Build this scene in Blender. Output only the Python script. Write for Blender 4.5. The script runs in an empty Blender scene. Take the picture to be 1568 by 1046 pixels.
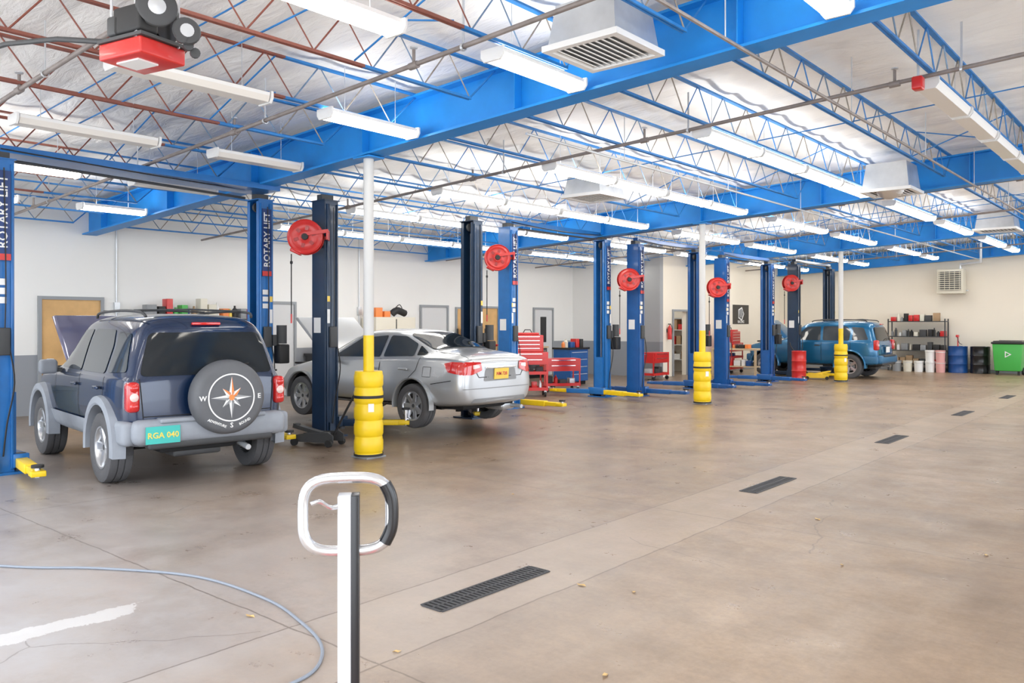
import bpy, bmesh, math, random
from mathutils import Vector, Matrix, Euler
from mathutils.bvhtree import BVHTree
random.seed(7)
R=math.radians
scene=bpy.context.scene
# ------------------------------------------------------------------ materials
def nn(nt,t,**k):
    n=nt.nodes.new(t)
    for a,b in k.items(): setattr(n,a,b)
    return n
def mth(nt,op,a,b=None,c=None,clamp=False):
    n=nt.nodes.new('ShaderNodeMath'); n.operation=op; n.use_clamp=clamp
    for i,v in enumerate((a,b,c)):
        if v is None: continue
        if isinstance(v,(int,float)): n.inputs[i].default_value=v
        else: nt.links.new(v,n.inputs[i])
    return n.outputs[0]
def mixc(nt,f,a,b):
    n=nt.nodes.new('ShaderNodeMix'); n.data_type='RGBA'
    for i,v in ((0,f),(6,a),(7,b)):
        if isinstance(v,(int,float)): n.inputs[i].default_value=v
        elif isinstance(v,tuple): n.inputs[i].default_value=(*v,1) if len(v)==3 else v
        else: nt.links.new(v,n.inputs[i])
    return n.outputs[2]
def noise(nt,co,scale,detail=4,rough=.55,dist=0):
    n=nt.nodes.new('ShaderNodeTexNoise'); n.inputs['Scale'].default_value=scale
    n.inputs['Detail'].default_value=detail; n.inputs['Roughness'].default_value=rough
    n.inputs['Distortion'].default_value=dist
    nt.links.new(co,n.inputs['Vector']); return n.outputs[0]
def maprange(nt,v,a,b,c=0,d=1):
    n=nt.nodes.new('ShaderNodeMapRange'); nt.links.new(v,n.inputs[0])
    for i,x in zip((1,2,3,4),(a,b,c,d)): n.inputs[i].default_value=x
    return n.outputs[0]
def stretch(nt,co,sc,rot=0):
    mp=nn(nt,'ShaderNodeMapping'); mp.inputs['Scale'].default_value=sc; mp.inputs['Rotation'].default_value=(0,0,rot); nt.links.new(co,mp.inputs[0]); return mp.outputs[0]
def mat(name,col,rough=.5,metal=0,emit=None,es=0,var=0,vscale=6,bump=0,bscale=20,coat=0,spec=None):
    m=bpy.data.materials.new(name); m.use_nodes=True; nt=m.node_tree
    p=nt.nodes['Principled BSDF']
    p.inputs['Base Color'].default_value=(*col,1); p.inputs['Roughness'].default_value=rough
    p.inputs['Metallic'].default_value=metal; p.inputs['Coat Weight'].default_value=coat
    p.inputs['Coat Roughness'].default_value=.05
    if spec is not None: p.inputs['Specular IOR Level'].default_value=spec
    if emit: 
        p.inputs['Emission Color'].default_value=(*emit,1); p.inputs['Emission Strength'].default_value=es
        m.cycles.emission_sampling='FRONT'
    if var or bump:
        co=nn(nt,'ShaderNodeTexCoord').outputs['Object']
        if var:
            f=maprange(nt,noise(nt,co,vscale,5),.3,.7)
            d=tuple(c*(1-var) for c in col); u=tuple(min(1,c*(1+var*.6)) for c in col)
            nt.links.new(mixc(nt,f,d,u),p.inputs['Base Color'])
        if bump:
            b=nn(nt,'ShaderNodeBump'); b.inputs['Strength'].default_value=bump; b.inputs['Distance'].default_value=.02
            nt.links.new(noise(nt,co,bscale,4),b.inputs['Height']); nt.links.new(b.outputs[0],p.inputs['Normal'])
    return m
m_blue=mat('blue_beam_paint',(.010,.265,.74),.45,var=.12,vscale=2)
m_blue2=mat('blue_joist_paint',(.025,.215,.58),.5,var=.2)
m_brown=mat('red_primer',(.26,.085,.06),.6,var=.2)
m_webs=mat('web_steel_greyblue',(.17,.27,.40),.5,metal=.1,var=.35)
m_webt=mat('web_steel_tan',(.34,.30,.25),.5,metal=.1,var=.35)
m_pipe=mat('pipe_grey',(.28,.245,.23),.5,metal=.2,var=.25)
m_galv=mat('galvanised',(.66,.69,.72),.35,metal=.6,var=.15,vscale=3)
m_white=mat('white_paint',(.82,.82,.81),.5)
m_offwhite=mat('offwhite_enamel',(.62,.62,.61),.45)
m_cream=mat('cream',(.72,.68,.57),.5)
m_lens=mat('lamp_lens_on',(1,1,1),.4,emit=(1,.95,.86),es=12)
m_upl=mat('added_uplight_strip',(1,1,1),.4,emit=(1,.965,.91),es=10)  # glowing housing top, added to brighten the ceiling
m_lensoff=mat('lamp_lens_off',(.78,.75,.70),.3)
m_lift=mat('lift_blue',(.012,.15,.45),.35,var=.12,coat=.2)
m_lift2=mat('lift_midblue',(.012,.10,.33),.35,var=.12,coat=.2)
m_navy=mat('lift_navy',(.010,.032,.075),.35,var=.15,coat=.2)
m_yel=mat('safety_yellow',(.88,.60,.01),.38,var=.05)
m_red=mat('tool_red',(.62,.022,.02),.32,coat=.3)
m_redreel=mat('reel_red',(.60,.03,.025),.35,coat=.2)
m_redreel2=mat('reel_red_dark',(.36,.02,.02),.4,coat=.2)
m_black=mat('black_rubber',(.02,.02,.021),.6)
m_blackg=mat('black_gloss',(.015,.015,.017),.25)
m_dk=mat('dark_grey',(.055,.057,.06),.55)
m_dark=mat('dark_well',(.012,.012,.013),.9)
m_grey=mat('mid_grey',(.28,.29,.30),.5,var=.1)
m_tire=mat('tire',(.09,.09,.095),.8,bump=.3,bscale=60)
m_alloy=mat('alloy_rim',(.62,.63,.65),.3,metal=.8)
m_chrome=mat('chrome',(.85,.86,.88),.12,metal=1)
m_glass=mat('car_glass',(.014,.018,.022),.06,spec=.45)
m_glassl=mat('car_side_glass',(.05,.06,.07),.05,spec=.6)
m_seam=mat('panel_gap',(.01,.01,.012),.7)
m_navycar=mat('suv_navy_paint',(.005,.020,.062),.25,metal=.15,coat=.8)
m_clad=mat('suv_grey_cladding',(.29,.315,.355),.55,var=.1)
m_silver=mat('sedan_silver_paint',(.49,.51,.53),.30,metal=.5,coat=.8)
m_bluecar=mat('suv_blue_paint',(.015,.15,.32),.25,metal=.35,coat=.8)
m_tail=mat('tail_lamp_red',(.60,.014,.012),.12,coat=1)
m_tailw=mat('tail_lamp_clear',(.85,.62,.58),.12,coat=1)
m_orange=mat('orange',(.85,.25,.06),.4)
m_teal=mat('plate_turquoise',(.05,.47,.42),.4)
m_ypl=mat('plate_yellow',(.88,.62,.10),.4)
m_cover=mat('tire_cover_vinyl',(.115,.12,.13),.6,var=.08)
m_wood=mat('wood_door',(.66,.40,.16),.45,var=.15,vscale=3)
m_woodl=mat('plywood',(.62,.47,.30),.55,var=.15)
m_frame=mat('door_frame_grey',(.30,.32,.34),.5)
m_doorw=mat('door_white',(.64,.65,.66),.5)
m_green=mat('green_plastic',(.06,.42,.07),.4)
m_dgreen=mat('bin_grey_green',(.07,.10,.085),.55)
m_drumb=mat('drum_blue',(.01,.07,.26),.35)
m_pink=mat('pail_pink',(.75,.38,.36),.45)
m_card=mat('cardboard',(.42,.28,.16),.7)
m_hose=mat('hose_grey',(.24,.27,.32),.5)
m_sign=mat('sign_navy',(.01,.04,.17),.4)
m_foil=mat('foil_duct',(.78,.79,.80),.3,metal=.8,bump=.8,bscale=12)
m_leaf=mat('dry_leaf',(.62,.42,.18),.7)
m_grate=mat('drain_iron',(.065,.065,.07),.6,metal=.3)
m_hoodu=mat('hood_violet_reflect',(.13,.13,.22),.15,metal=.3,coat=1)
# ------------------------------------------------------------------ mesh builder
class B:
    def __init__(s,name):
        s.name=name; s.v=[]; s.f=[]; s.m=[]; s.mats=[]; s.T=Matrix.Identity(4)
    def mi(s,m):
        if m not in s.mats: s.mats.append(m)
        return s.mats.index(m)
    def add(s,vs,fs,m,M=None):
        T=s.T@M if M is not None else s.T
        o=len(s.v); s.v+=[T@Vector(v) for v in vs]
        s.f+=[tuple(i+o for i in f) for f in fs]
        if isinstance(m,list): s.m+=[s.mi(x) for x in m]
        else: s.m+=[s.mi(m)]*len(fs)
    def box(s,c,d,m,rot=(0,0,0),bev=0,taper=None):
        x,y,z=d[0]/2,d[1]/2,d[2]/2
        t=taper or (1,1)
        vs=[(-x,-y,-z),(x,-y,-z),(x,y,-z),(-x,y,-z),(-x*t[0],-y*t[1],z),(x*t[0],-y*t[1],z),(x*t[0],y*t[1],z),(-x*t[0],y*t[1],z)]
        fs=[(0,3,2,1),(4,5,6,7),(0,1,5,4),(1,2,6,5),(2,3,7,6),(3,0,4,7)]
        M=Matrix.Translation(c)@Euler(rot).to_matrix().to_4x4()
        if bev:
            bm=bmesh.new(); bv=[bm.verts.new(v) for v in vs]
            for f in fs: bm.faces.new([bv[i] for i in f])
            bmesh.ops.bevel(bm,geom=bm.edges[:],offset=bev,segments=3,affect='EDGES',profile=.5)
            bm.verts.index_update()
            vs=[v.co.copy() for v in bm.verts]; fs=[tuple(v.index for v in f.verts) for f in bm.faces]; bm.free()
        s.add(vs,fs,m,M)
    def bb(s,a,b,m,bev=0):
        s.box([(a[i]+b[i])/2 for i in range(3)],[abs(b[i]-a[i]) for i in range(3)],m,bev=bev)
    def lathe(s,prof,m,M=None,seg=28,closed=False):
        vs=[];fs=[];n=len(prof)
        for k in range(seg):
            a=2*math.pi*k/seg
            for r,z in prof: vs.append((r*math.cos(a),r*math.sin(a),z))
        for k in range(seg):
            k2=(k+1)%seg
            for i in range(n if closed else n-1):
                j=(i+1)%n; fs.append((k*n+i,k2*n+i,k2*n+j,k*n+j))
        s.add(vs,fs,m,M)
    def cyl(s,p1,p2,r,m,r2=None,seg=12,caps=True):
        p1=Vector(p1);p2=Vector(p2);d=p2-p1;L=d.length
        if L<1e-6: return
        q=d.to_track_quat('Z','Y').to_matrix().to_4x4(); r2=r if r2 is None else r2
        vs=[];fs=[]
        for k in range(seg):
            a=2*math.pi*k/seg
            vs+=[(r*math.cos(a),r*math.sin(a),0),(r2*math.cos(a),r2*math.sin(a),L)]
        for k in range(seg):
            j=(k+1)%seg; fs.append((2*k,2*j,2*j+1,2*k+1))
        if caps:
            fs.append(tuple(2*k for k in range(seg))[::-1]); fs.append(tuple(2*k+1 for k in range(seg)))
        s.add(vs,fs,m,Matrix.Translation(p1)@q)
    def tube(s,pts,r,m,seg=8,closed=False,sub=1,flat=1):
        pts=[Vector(p) for p in pts]
        if sub>1:
            out=[];n=len(pts)
            rng=n if closed else n-1
            for i in range(rng):
                p0=pts[(i-1)%n] if (closed or i>0) else pts[0]; p1=pts[i]; p2=pts[(i+1)%n]
                p3=pts[(i+2)%n] if (closed or i+2<n) else pts[-1]
                for k in range(sub):
                    t=k/sub
                    out.append(.5*((2*p1)+(-p0+p2)*t+(2*p0-5*p1+4*p2-p3)*t*t+(-p0+3*p1-3*p2+p3)*t**3))
            if not closed: out.append(pts[-1])
            pts=out
        n=len(pts);vs=[];fs=[]
        up=None
        for i in range(n):
            if closed: t=pts[(i+1)%n]-pts[(i-1)%n]
            else: t=pts[min(i+1,n-1)]-pts[max(i-1,0)]
            t.normalize()
            if up is None:
                up=Vector((0,0,1)) if abs(t.z)<.9 else Vector((1,0,0))
            up=(up-t*up.dot(t)).normalized(); sd=t.cross(up)
            for k in range(seg):
                a=2*math.pi*k/seg
                vs.append(pts[i]+up*(r*math.sin(a)*flat)+sd*(r*math.cos(a)))
        for i in range(n if closed else n-1):
            j=(i+1)%n
            for k in range(seg):
                l=(k+1)%seg; fs.append((i*seg+k,i*seg+l,j*seg+l,j*seg+k))
        if not closed:
            fs.append(tuple(range(seg))[::-1]); fs.append(tuple((n-1)*seg+k for k in range(seg)))
        s.add(vs,fs,m)
    def prism(s,poly,h0,h1,m,axis='y'):
        n=len(poly)
        def P(a,b,h): return {'y':(a,h,b),'x':(h,a,b),'z':(a,b,h)}[axis]
        vs=[P(a,b,h0) for a,b in poly]+[P(a,b,h1) for a,b in poly]
        fs=[tuple(range(n))[::-1],tuple(range(n,2*n))]+[(i,(i+1)%n,n+(i+1)%n,n+i) for i in range(n)]
        s.add(vs,fs,m)
    def text(s,t,size,M,m,ext=.002,sx=1):
        c=bpy.data.curves.new('t','FONT'); c.body=t; c.size=size; c.extrude=ext; c.align_x='CENTER'; c.align_y='CENTER'; c.offset=size*.012
        c.resolution_u=2
        o=bpy.data.objects.new('t',c); scene.collection.objects.link(o)
        dg=bpy.context.evaluated_depsgraph_get(); dg.update()
        me=bpy.data.meshes.new_from_object(o.evaluated_get(dg))
        s.add([Vector((v.co.x*sx,v.co.y,v.co.z)) for v in me.vertices],[tuple(p.vertices) for p in me.polygons],m,M)
        bpy.data.objects.remove(o); bpy.data.curves.remove(c); bpy.data.meshes.remove(me)
    def done(s,loc=(0,0,0),rz=0,ang=38,recalc=True):
        me=bpy.data.meshes.new(s.name); me.from_pydata([tuple(v) for v in s.v],[],s.f); me.update()
        for m in s.mats: me.materials.append(m)
        me.polygons.foreach_set('material_index',s.m)
        if recalc:
            bm=bmesh.new(); bm.from_mesh(me); bmesh.ops.recalc_face_normals(bm,faces=bm.faces[:]); bm.to_mesh(me); bm.free()
        me.polygons.foreach_set('use_smooth',[True]*len(me.polygons))
        me.set_sharp_from_angle(angle=R(ang))
        o=bpy.data.objects.new(s.name,me); scene.collection.objects.link(o)
        o.location=loc; o.rotation_euler=(0,0,rz); return o
def frame(origin,xd,yd):
    xd=Vector(xd).normalized(); yd=Vector(yd).normalized(); zd=xd.cross(yd)
    M=Matrix((xd,yd,zd)).transposed().to_4x4(); M.translation=Vector(origin); return M
# ------------------------------------------------------------------ room shell
XL,XR,Y0,Y1=-16.0,2.6,-1.6,31.0
SL=.05
def deck(x): return 4.32+SL*(x+7.9)
# floor
fm=bpy.data.materials.new('concrete_floor'); fm.use_nodes=True; nt=fm.node_tree; p=nt.nodes['Principled BSDF']
co=nn(nt,'ShaderNodeTexCoord').outputs['Object']; sp=nn(nt,'ShaderNodeSeparateXYZ'); nt.links.new(co,sp.inputs[0]); X,Y=sp.outputs[0],sp.outputs[1]
n1=maprange(nt,noise(nt,co,.60,10,.68,.15),.38,.62); n2=maprange(nt,noise(nt,co,2.2,10,.72,0),.34,.66); n3=noise(nt,co,26,6,.75)
n4=maprange(nt,noise(nt,co,1.5,10,.74),.50,.68); n5=maprange(nt,noise(nt,stretch(nt,co,(.45,4.5,1)),1.0,8,.66),.46,.72); n6=maprange(nt,noise(nt,stretch(nt,co,(3.5,.4,1)),1.0,8,.66),.48,.74)
c=mixc(nt,n1,(.205,.128,.074),(.385,.262,.165))
c=mixc(nt,mth(nt,'MULTIPLY',n2,.45),c,(.365,.262,.175))
c=mixc(nt,mth(nt,'MULTIPLY',n4,.42),c,(.140,.092,.058))
c=mixc(nt,mth(nt,'MULTIPLY',n5,.28),c,(.16,.115,.08))
c=mixc(nt,mth(nt,'MULTIPLY',n6,.25),c,(.45,.36,.27))
c=mixc(nt,maprange(nt,n3,.42,.70,0,.28),c,(.11,.08,.055))
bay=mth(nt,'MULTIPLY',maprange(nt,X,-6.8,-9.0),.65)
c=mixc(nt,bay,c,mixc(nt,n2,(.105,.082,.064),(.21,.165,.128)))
def ln(s,cn,w,soft=None):
    return mth(nt,'LESS_THAN',mth(nt,'ABSOLUTE',mth(nt,'SUBTRACT',s,cn)),w)
nd=mth(nt,'MULTIPLY',mth(nt,'SUBTRACT',noise(nt,co,3,5),.5),.05)
Xw=mth(nt,'ADD',X,nd); Yw=mth(nt,'ADD',Y,nd)
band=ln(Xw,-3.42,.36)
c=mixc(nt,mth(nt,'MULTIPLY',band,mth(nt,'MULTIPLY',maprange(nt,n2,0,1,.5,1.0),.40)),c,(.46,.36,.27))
daylit=mth(nt,'MULTIPLY',maprange(nt,Y,6.0,1.6),maprange(nt,X,-1.8,-4.4))  # pale daylight near the doorway, painted into the floor colour
daylit=mth(nt,'MULTIPLY',daylit,maprange(nt,n2,0,1,.62,.96))
daylit=mth(nt,'MULTIPLY',daylit,maprange(nt,n4,0,1,1,.7))
c=mixc(nt,daylit,c,(.44,.43,.44))
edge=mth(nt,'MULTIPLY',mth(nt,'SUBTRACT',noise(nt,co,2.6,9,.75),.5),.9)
lit_strip=mth(nt,'MULTIPLY',mth(nt,'LESS_THAN',mth(nt,'ADD',Y,edge),2.2),ln(mth(nt,'ADD',X,mth(nt,'MULTIPLY',edge,.35)),-4.76,.085))  # bright strip of daylight painted on the concrete, ragged edge
c=mixc(nt,mth(nt,'MULTIPLY',lit_strip,.55),c,(.74,.74,.74))
ls=None
for s,v in ((Xw,-3.05),(Xw,-3.79),(Xw,-7.9),(Yw,6.4),(Yw,9.6),(Yw,12.8),(Yw,16),(Yw,19.5),(Yw,23.5),(Yw,2.6)):
    l=ln(s,v,.006); ls=l if ls is None else mth(nt,'MAXIMUM',ls,l)
vo=nn(nt,'ShaderNodeTexVoronoi',feature='DISTANCE_TO_EDGE'); vo.inputs['Scale'].default_value=.30
wv=nn(nt,'ShaderNodeVectorMath',operation='ADD'); sc_=nn(nt,'ShaderNodeVectorMath',operation='SCALE'); sc_.inputs['Scale'].default_value=.35
nz=nn(nt,'ShaderNodeTexNoise'); nz.inputs['Scale'].default_value=1.3; nz.inputs['Detail'].default_value=5
nt.links.new(co,nz.inputs['Vector']); nt.links.new(nz.outputs['Color'],sc_.inputs[0]); nt.links.new(co,wv.inputs[0]); nt.links.new(sc_.outputs[0],wv.inputs[1]); nt.links.new(wv.outputs[0],vo.inputs['Vector'])
crack=mth(nt,'MULTIPLY',mth(nt,'LESS_THAN',vo.outputs[0],.0014),mth(nt,'GREATER_THAN',noise(nt,co,.4,2),.52))
ls=mth(nt,'MAXIMUM',ls,mth(nt,'MULTIPLY',crack,.7))
c=mixc(nt,mth(nt,'MULTIPLY',ls,.55),c,(.085,.062,.045))
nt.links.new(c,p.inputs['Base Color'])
nt.links.new(maprange(nt,n2,0,1,.26,.44),p.inputs['Roughness'])
bp=nn(nt,'ShaderNodeBump'); bp.inputs['Strength'].default_value=.10; bp.inputs['Distance'].default_value=.01
nt.links.new(noise(nt,co,9,6),bp.inputs['Height']); nt.links.new(bp.outputs[0],p.inputs['Normal'])
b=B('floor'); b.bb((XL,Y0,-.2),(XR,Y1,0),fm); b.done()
b=B('ground_outside'); b.bb((-40,-30,-.3),(30,Y0-.001,-.02),mat('driveway',(.74,.72,.69),.8,var=.1)); b.bb((XR+.001,Y0,-.3),(30,40,-.02),mat('driveway_side',(.74,.72,.69),.8,var=.1)); b.done()
# walls
def wallmat(name,up,low=None,h=1.08):
    m=bpy.data.materials.new(name); m.use_nodes=True; nt=m.node_tree; p=nt.nodes['Principled BSDF']; p.inputs['Roughness'].default_value=.6
    co=nn(nt,'ShaderNodeTexCoord').outputs['Object']
    f=maprange(nt,noise(nt,co,.8,5),.3,.7); c=mixc(nt,f,tuple(v*.97 for v in up),up)
    if low:
        sp=nn(nt,'ShaderNodeSeparateXYZ'); nt.links.new(co,sp.inputs[0])
        c=mixc(nt,mth(nt,'LESS_THAN',sp.outputs[2],h),c,low)
    nt.links.new(c,p.inputs['Base Color'])
    b=nn(nt,'ShaderNodeBump'); b.inputs['Strength'].default_value=.06; b.inputs['Distance'].default_value=.01
    nt.links.new(noise(nt,co,40,3),b.inputs['Height']); nt.links.new(b.outputs[0],p.inputs['Normal'])
    return m
w_left=wallmat('wall_white_grey',(.84,.84,.82),(.29,.31,.34))
w_far=wallmat('wall_cream',(.86,.79,.67))
w_gr=wallmat('wall_grey',(.34,.35,.36),(.22,.23,.25))
b=B('wall_left'); b.bb((XL-.2,Y0,0),(XL,Y1,4.6),w_left); b.done()
b=B('wall_far'); b.bb((XL,Y1,0),(XR,Y1+.2,5.0),w_far); b.done()
BX,BY=-12.7,21.9
b=B('wall_office_front'); b.bb((XL,BY,0),(BX-.75,BY+.15,4.02),w_left); b.bb((BX-.75,BY-.04,0),(BX,BY+.15,4.05),w_gr); b.done()
b=B('wall_office_side'); 
dy0,dy1,dh=22.65,23.5,2.02
b.bb((BX-.15,BY+.15,0),(BX,dy0,4.05),w_far); b.bb((BX-.15,dy1,0),(BX,Y1,4.05),w_far); b.bb((BX-.15,dy0,dh),(BX,dy1,4.05),w_far); b.done()
b=B('wall_office_back'); b.bb((XL,25.2,0),(BX-.15,25.3,4.0),w_far); b.done()
b=B('wall_front'); 
for x0,x1 in ((-16,-14.6),(-9.4,-8.9),(2.0,2.6)): b.bb((x0,Y0,0),(x1,Y0+.2,3.5),w_left)
b.bb((-16,Y0,3.5),(2.6,Y0+.2,4.5),w_left); b.done()
b=B('wall_right')
for y0,y1 in ((-1.4,.2),(5.6,7.4),(13.6,16),(22,24),(29.6,31)): b.bb((XR-.2,y0,0),(XR,y1,3.7),w_far)
b.bb((XR-.2,-1.4,3.7),(XR,31,4.8),w_far); b.done()
# ceiling (insulation facing, sagging between lines)
cm=bpy.data.materials.new('insulation_facing'); cm.use_nodes=True; nt=cm.node_tree; p=nt.nodes['Principled BSDF']; p.inputs['Roughness'].default_value=.45
co=nn(nt,'ShaderNodeTexCoord').outputs['Object']
f=maprange(nt,noise(nt,co,1.1,6,.6,.3),.30,.62)
nt.links.new(mixc(nt,f,(.90,.90,.89),(.96,.96,.94)),p.inputs['Base Color'])
bp=nn(nt,'ShaderNodeBump'); bp.inputs['Strength'].default_value=.8; bp.inputs['Distance'].default_value=.05
nt.links.new(noise(nt,stretch(nt,co,(1,3.2,1)),1.8,5,.6,.6),bp.inputs['Height']); nt.links.new(bp.outputs[0],p.inputs['Normal'])
b=B('ceiling'); vs=[];fs=[]
nx,ny=62,400
for i in range(nx+1):
    x=XL+(XR-XL)*i/nx
    for j in range(ny+1):
        y=Y0+(Y1-Y0)*j/ny
        sag=.055*abs(math.sin(math.pi*y/.74+.25*math.sin(x*1.3)))**.6+.012*math.sin(x*3.1+y*2.3)+.01*math.sin(x*7+y*5)
        vs.append((x,y,deck(x)+.045-sag))
for i in range(nx):
    for j in range(ny):
        a=i*(ny+1)+j; fs.append((a,a+1,a+ny+2,a+ny+1))
b.add(vs,fs,cm)
b.add([(XL,Y0,deck(XL)+.07),(XR,Y0,deck(XR)+.07),(XR,Y1,deck(XR)+.07),(XL,Y1,deck(XL)+.07),(XL,Y0,deck(XL)+.3),(XR,Y0,deck(XR)+.3),(XR,Y1,deck(XR)+.3),(XL,Y1,deck(XL)+.3)],
      [(0,1,2,3),(4,5,6,7),(0,1,5,4),(1,2,6,5),(2,3,7,6),(3,0,4,7)],m_white)
b.done(ang=60)
# beams
COLY=[6.55,15.3,23.6]
for y in COLY+[30.8]:
    b=B('roof_beam')
    def sl(z0,z1,hw,x0=XL+.02,x1=XR-.22):
        vs=[(x,y+s*hw,deck(x)+z) for x in (x0,x1) for s in (-1,1) for z in (z0,z1)]
        b.add(vs,[(0,1,3,2),(4,6,7,5),(0,4,5,1),(2,3,7,6),(0,2,6,4),(1,5,7,3)],m_blue)
    sl(-.62,-.595,.13); sl(-.12,-.095,.13); sl(-.6,-.11,.012)
    x=XL+.8
    while x<XR-.5:
        for s in(-1,1): b.box((x,y+s*.07,deck(x)-.355),(.012,.11,.46),m_blue)
        x+=2.44
    b.done()
# joists
b=B('ceiling_joists')
JX=[-15.5+1.22*i for i in range(15)]
ends=[Y0+.2]+COLY+[30.8]
for x in JX:
    d=deck(x)
    for k in range(4):
        y0,y1=ends[k]+.02,ends[k+1]-.02
        ysp=4.7 if k==0 else y0
        segs=[(y0,ysp,m_brown),(ysp,y1,m_blue2)] if k==0 else [(y0,y1,m_blue2)]
        for a,e,mm in segs:
            b.bb((x-.028,a,d-.10),(x+.028,e,d-.080),mm)
        for a,e,mm in segs:
            a2=max(a,y0+.45); e2=min(e,y1-.45)
            for s in(-1,1):
                b.bb((x+s*.017-.008,a2,d-.50),(x+s*.017+.008,e2,d-.475),mm)
        n=int((y1-y0-.9)/.62); st=(y1-y0-.9)/n
        for i in range(n):
            ya=y0+.45+i*st; mw=(m_brown if (k==0 and ya<4.6) else (m_webs,m_webt,m_blue2)[i%3])
            b.cyl((x,ya,d-.48),(x,ya+st/2,d-.08),.008,mw,seg=4,caps=False)
            b.cyl((x,ya+st/2,d-.08),(x,ya+st,d-.48),.008,mw,seg=4,caps=False)
        b.cyl((x,y0+.45,d-.48),(x,y0+.05,d-.1),.011,m_blue2,seg=4); b.cyl((x,y1-.45,d-.48),(x,y1-.05,d-.1),.011,m_blue2,seg=4)
b.done()
b=B('joist_bridging')
for y in (1.0,3.7,10.3,18.4,21.6,27.2):
    for dz in (-.115,-.445):
        b.cyl((XL+.1,y,deck(XL)+dz),(XR-.25,y,deck(XR)+dz),.008,m_blue2 if y>3 else m_brown,seg=5)
for y in (4.6,12.9,20.5):
    for i in range(len(JX)-1):
        if i%2==0: b.cyl((JX[i],y,deck(JX[i])-.46),(JX[i+1],y,deck(JX[i+1])-.1),.009,m_blue2,seg=5); b.cyl((JX[i],y,deck(JX[i])-.1),(JX[i+1],y,deck(JX[i+1])-.46),.009,m_blue2,seg=5)
b.done()
# sprinkler pipes
for y in (2.75,4.9,8.75,15.9,19.8,24.2,27.9):
    b=B('sprinkler_pipe')
    zz=lambda x:deck(x)-.545
    b.cyl((XL+.1,y,zz(XL)),(XR-.25,y,zz(XR)),.021,m_pipe,seg=10)
    x=-14.0
    while x<2:
        b.cyl((x-.05,y,zz(x-.05)),(x+.05,y,zz(x+.05)),.032,m_pipe,seg=10)
        b.cyl((x,y,zz(x)-.02),(x,y,zz(x)+.14),.015,m_pipe,seg=8)
        b.lathe([(0,0),(.035,.0),(.035,.012),(0,.012)],m_galv,Matrix.Translation((x,y,zz(x)+.15)),seg=10)
        b.lathe([(.033,-.012),(.033,.012),(.027,.012),(.027,-.012)],m_galv,frame((x+.6,y,zz(x+.6)),(0,1,0),(0,0,1)),seg=10,closed=True)
        b.bb((x+.59,y-.004,zz(x)+.03),(x+.61,y+.004,deck(x)-.06),m_galv)
        x+=2.9
    b.done()
b=B('gas_pipe'); 
for px,ya in ((-2.9,Y0+.3),(-5.75,7)):
    z=deck(px)-.68
    b.tube([(px,ya,z),(px,30.5,z)],.016,m_pipe if px>-4 else m_galv)
    for y in range(0,30,3):
        if y>ya: b.cyl((px,y,z),(px,y,z+.6),.006,m_galv,seg=6)
b.done()
# fixtures
def fixture(x,y0,y1,on=True,dz=0):
    b=B('fluorescent_light'); z=deck(x)-.56+dz
    L=m_lens if on else m_lensoff
    P=[(x-.11,z),(x-.085,z-.055),(x+.085,z-.055),(x+.11,z)]
    Q=[(x-.11,z),(x-.115,z+.03),(x-.075,z+.045),(x+.075,z+.045),(x+.115,z+.03),(x+.11,z)]
    a,e=y0+.02,y1-.02
    for i in range(3):
        p,q=P[i],P[i+1]; b.add([(p[0],a,p[1]),(p[0],e,p[1]),(q[0],e,q[1]),(q[0],a,q[1])],[(0,1,2,3)],L)
    for i in range(5):
        p,q=Q[i],Q[i+1]; mm=m_upl if (i==2 and on) else m_white
        b.add([(p[0],a,p[1]),(p[0],e,p[1]),(q[0],e,q[1]),(q[0],a,q[1])],[(3,2,1,0)],mm)
    for y in (y0,y1): b.prism([(x-.125,z+.045),(x-.125,z-.02),(x-.09,z-.065),(x+.09,z-.065),(x+.125,z-.02),(x+.125,z+.045)],y-.012,y+.012,m_white)
    for y in (y0+.25,y1-.25): b.cyl((x,y,z+.04),(x,y,deck(x)-.03),.004,m_galv,seg=5)
    me_c=Vector((x,0,z-.005)); nf=[]
    for f in b.f:
        cs=[b.v[i] for i in f]; cen=sum(cs,Vector())/len(cs); nrm=(cs[1]-cs[0]).cross(cs[2]-cs[1])
        d=cen-me_c; d.y=0 if len(f)==4 and abs(nrm.normalized().y)<.5 else d.y
        nf.append(f if nrm.dot(d)>=0 else f[::-1])
    b.f=nf
    b.done(recalc=False)
RX=[-2.15,-4.6,-6.9,-9.1,-11.2,-13.4]
for i,x in enumerate(RX):
    fixture(x-(.15 if i==1 else 0),2.85 if i==1 else 3.0,4.2 if i==1 else 4.45,i in(1,5,4)); 
    fixture(x,5.15+(.2 if i==5 else 0),6.35,i not in(3,4))
    fixture(x,.2,1.65,i not in(3,))
    for y in (8.9,12.0): fixture(x,y,y+1.48,i!=0); fixture(x,y+1.54,y+3.0,i!=0)
    fixture(x,16.4,17.9,i!=0); fixture(x,17.95,19.4,True); fixture(x,20.2,21.6,True); 
    if x>BX: fixture(x,21.7,23.1,True); fixture(x,24.6,26.05,True); fixture(x,26.1,27.5,i>0); fixture(x,28.2,29.7,True)
fixture(-13.7,22.5,23.95,True,-.5); fixture(-14.9,22.5,23.95,True,-.5)
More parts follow.
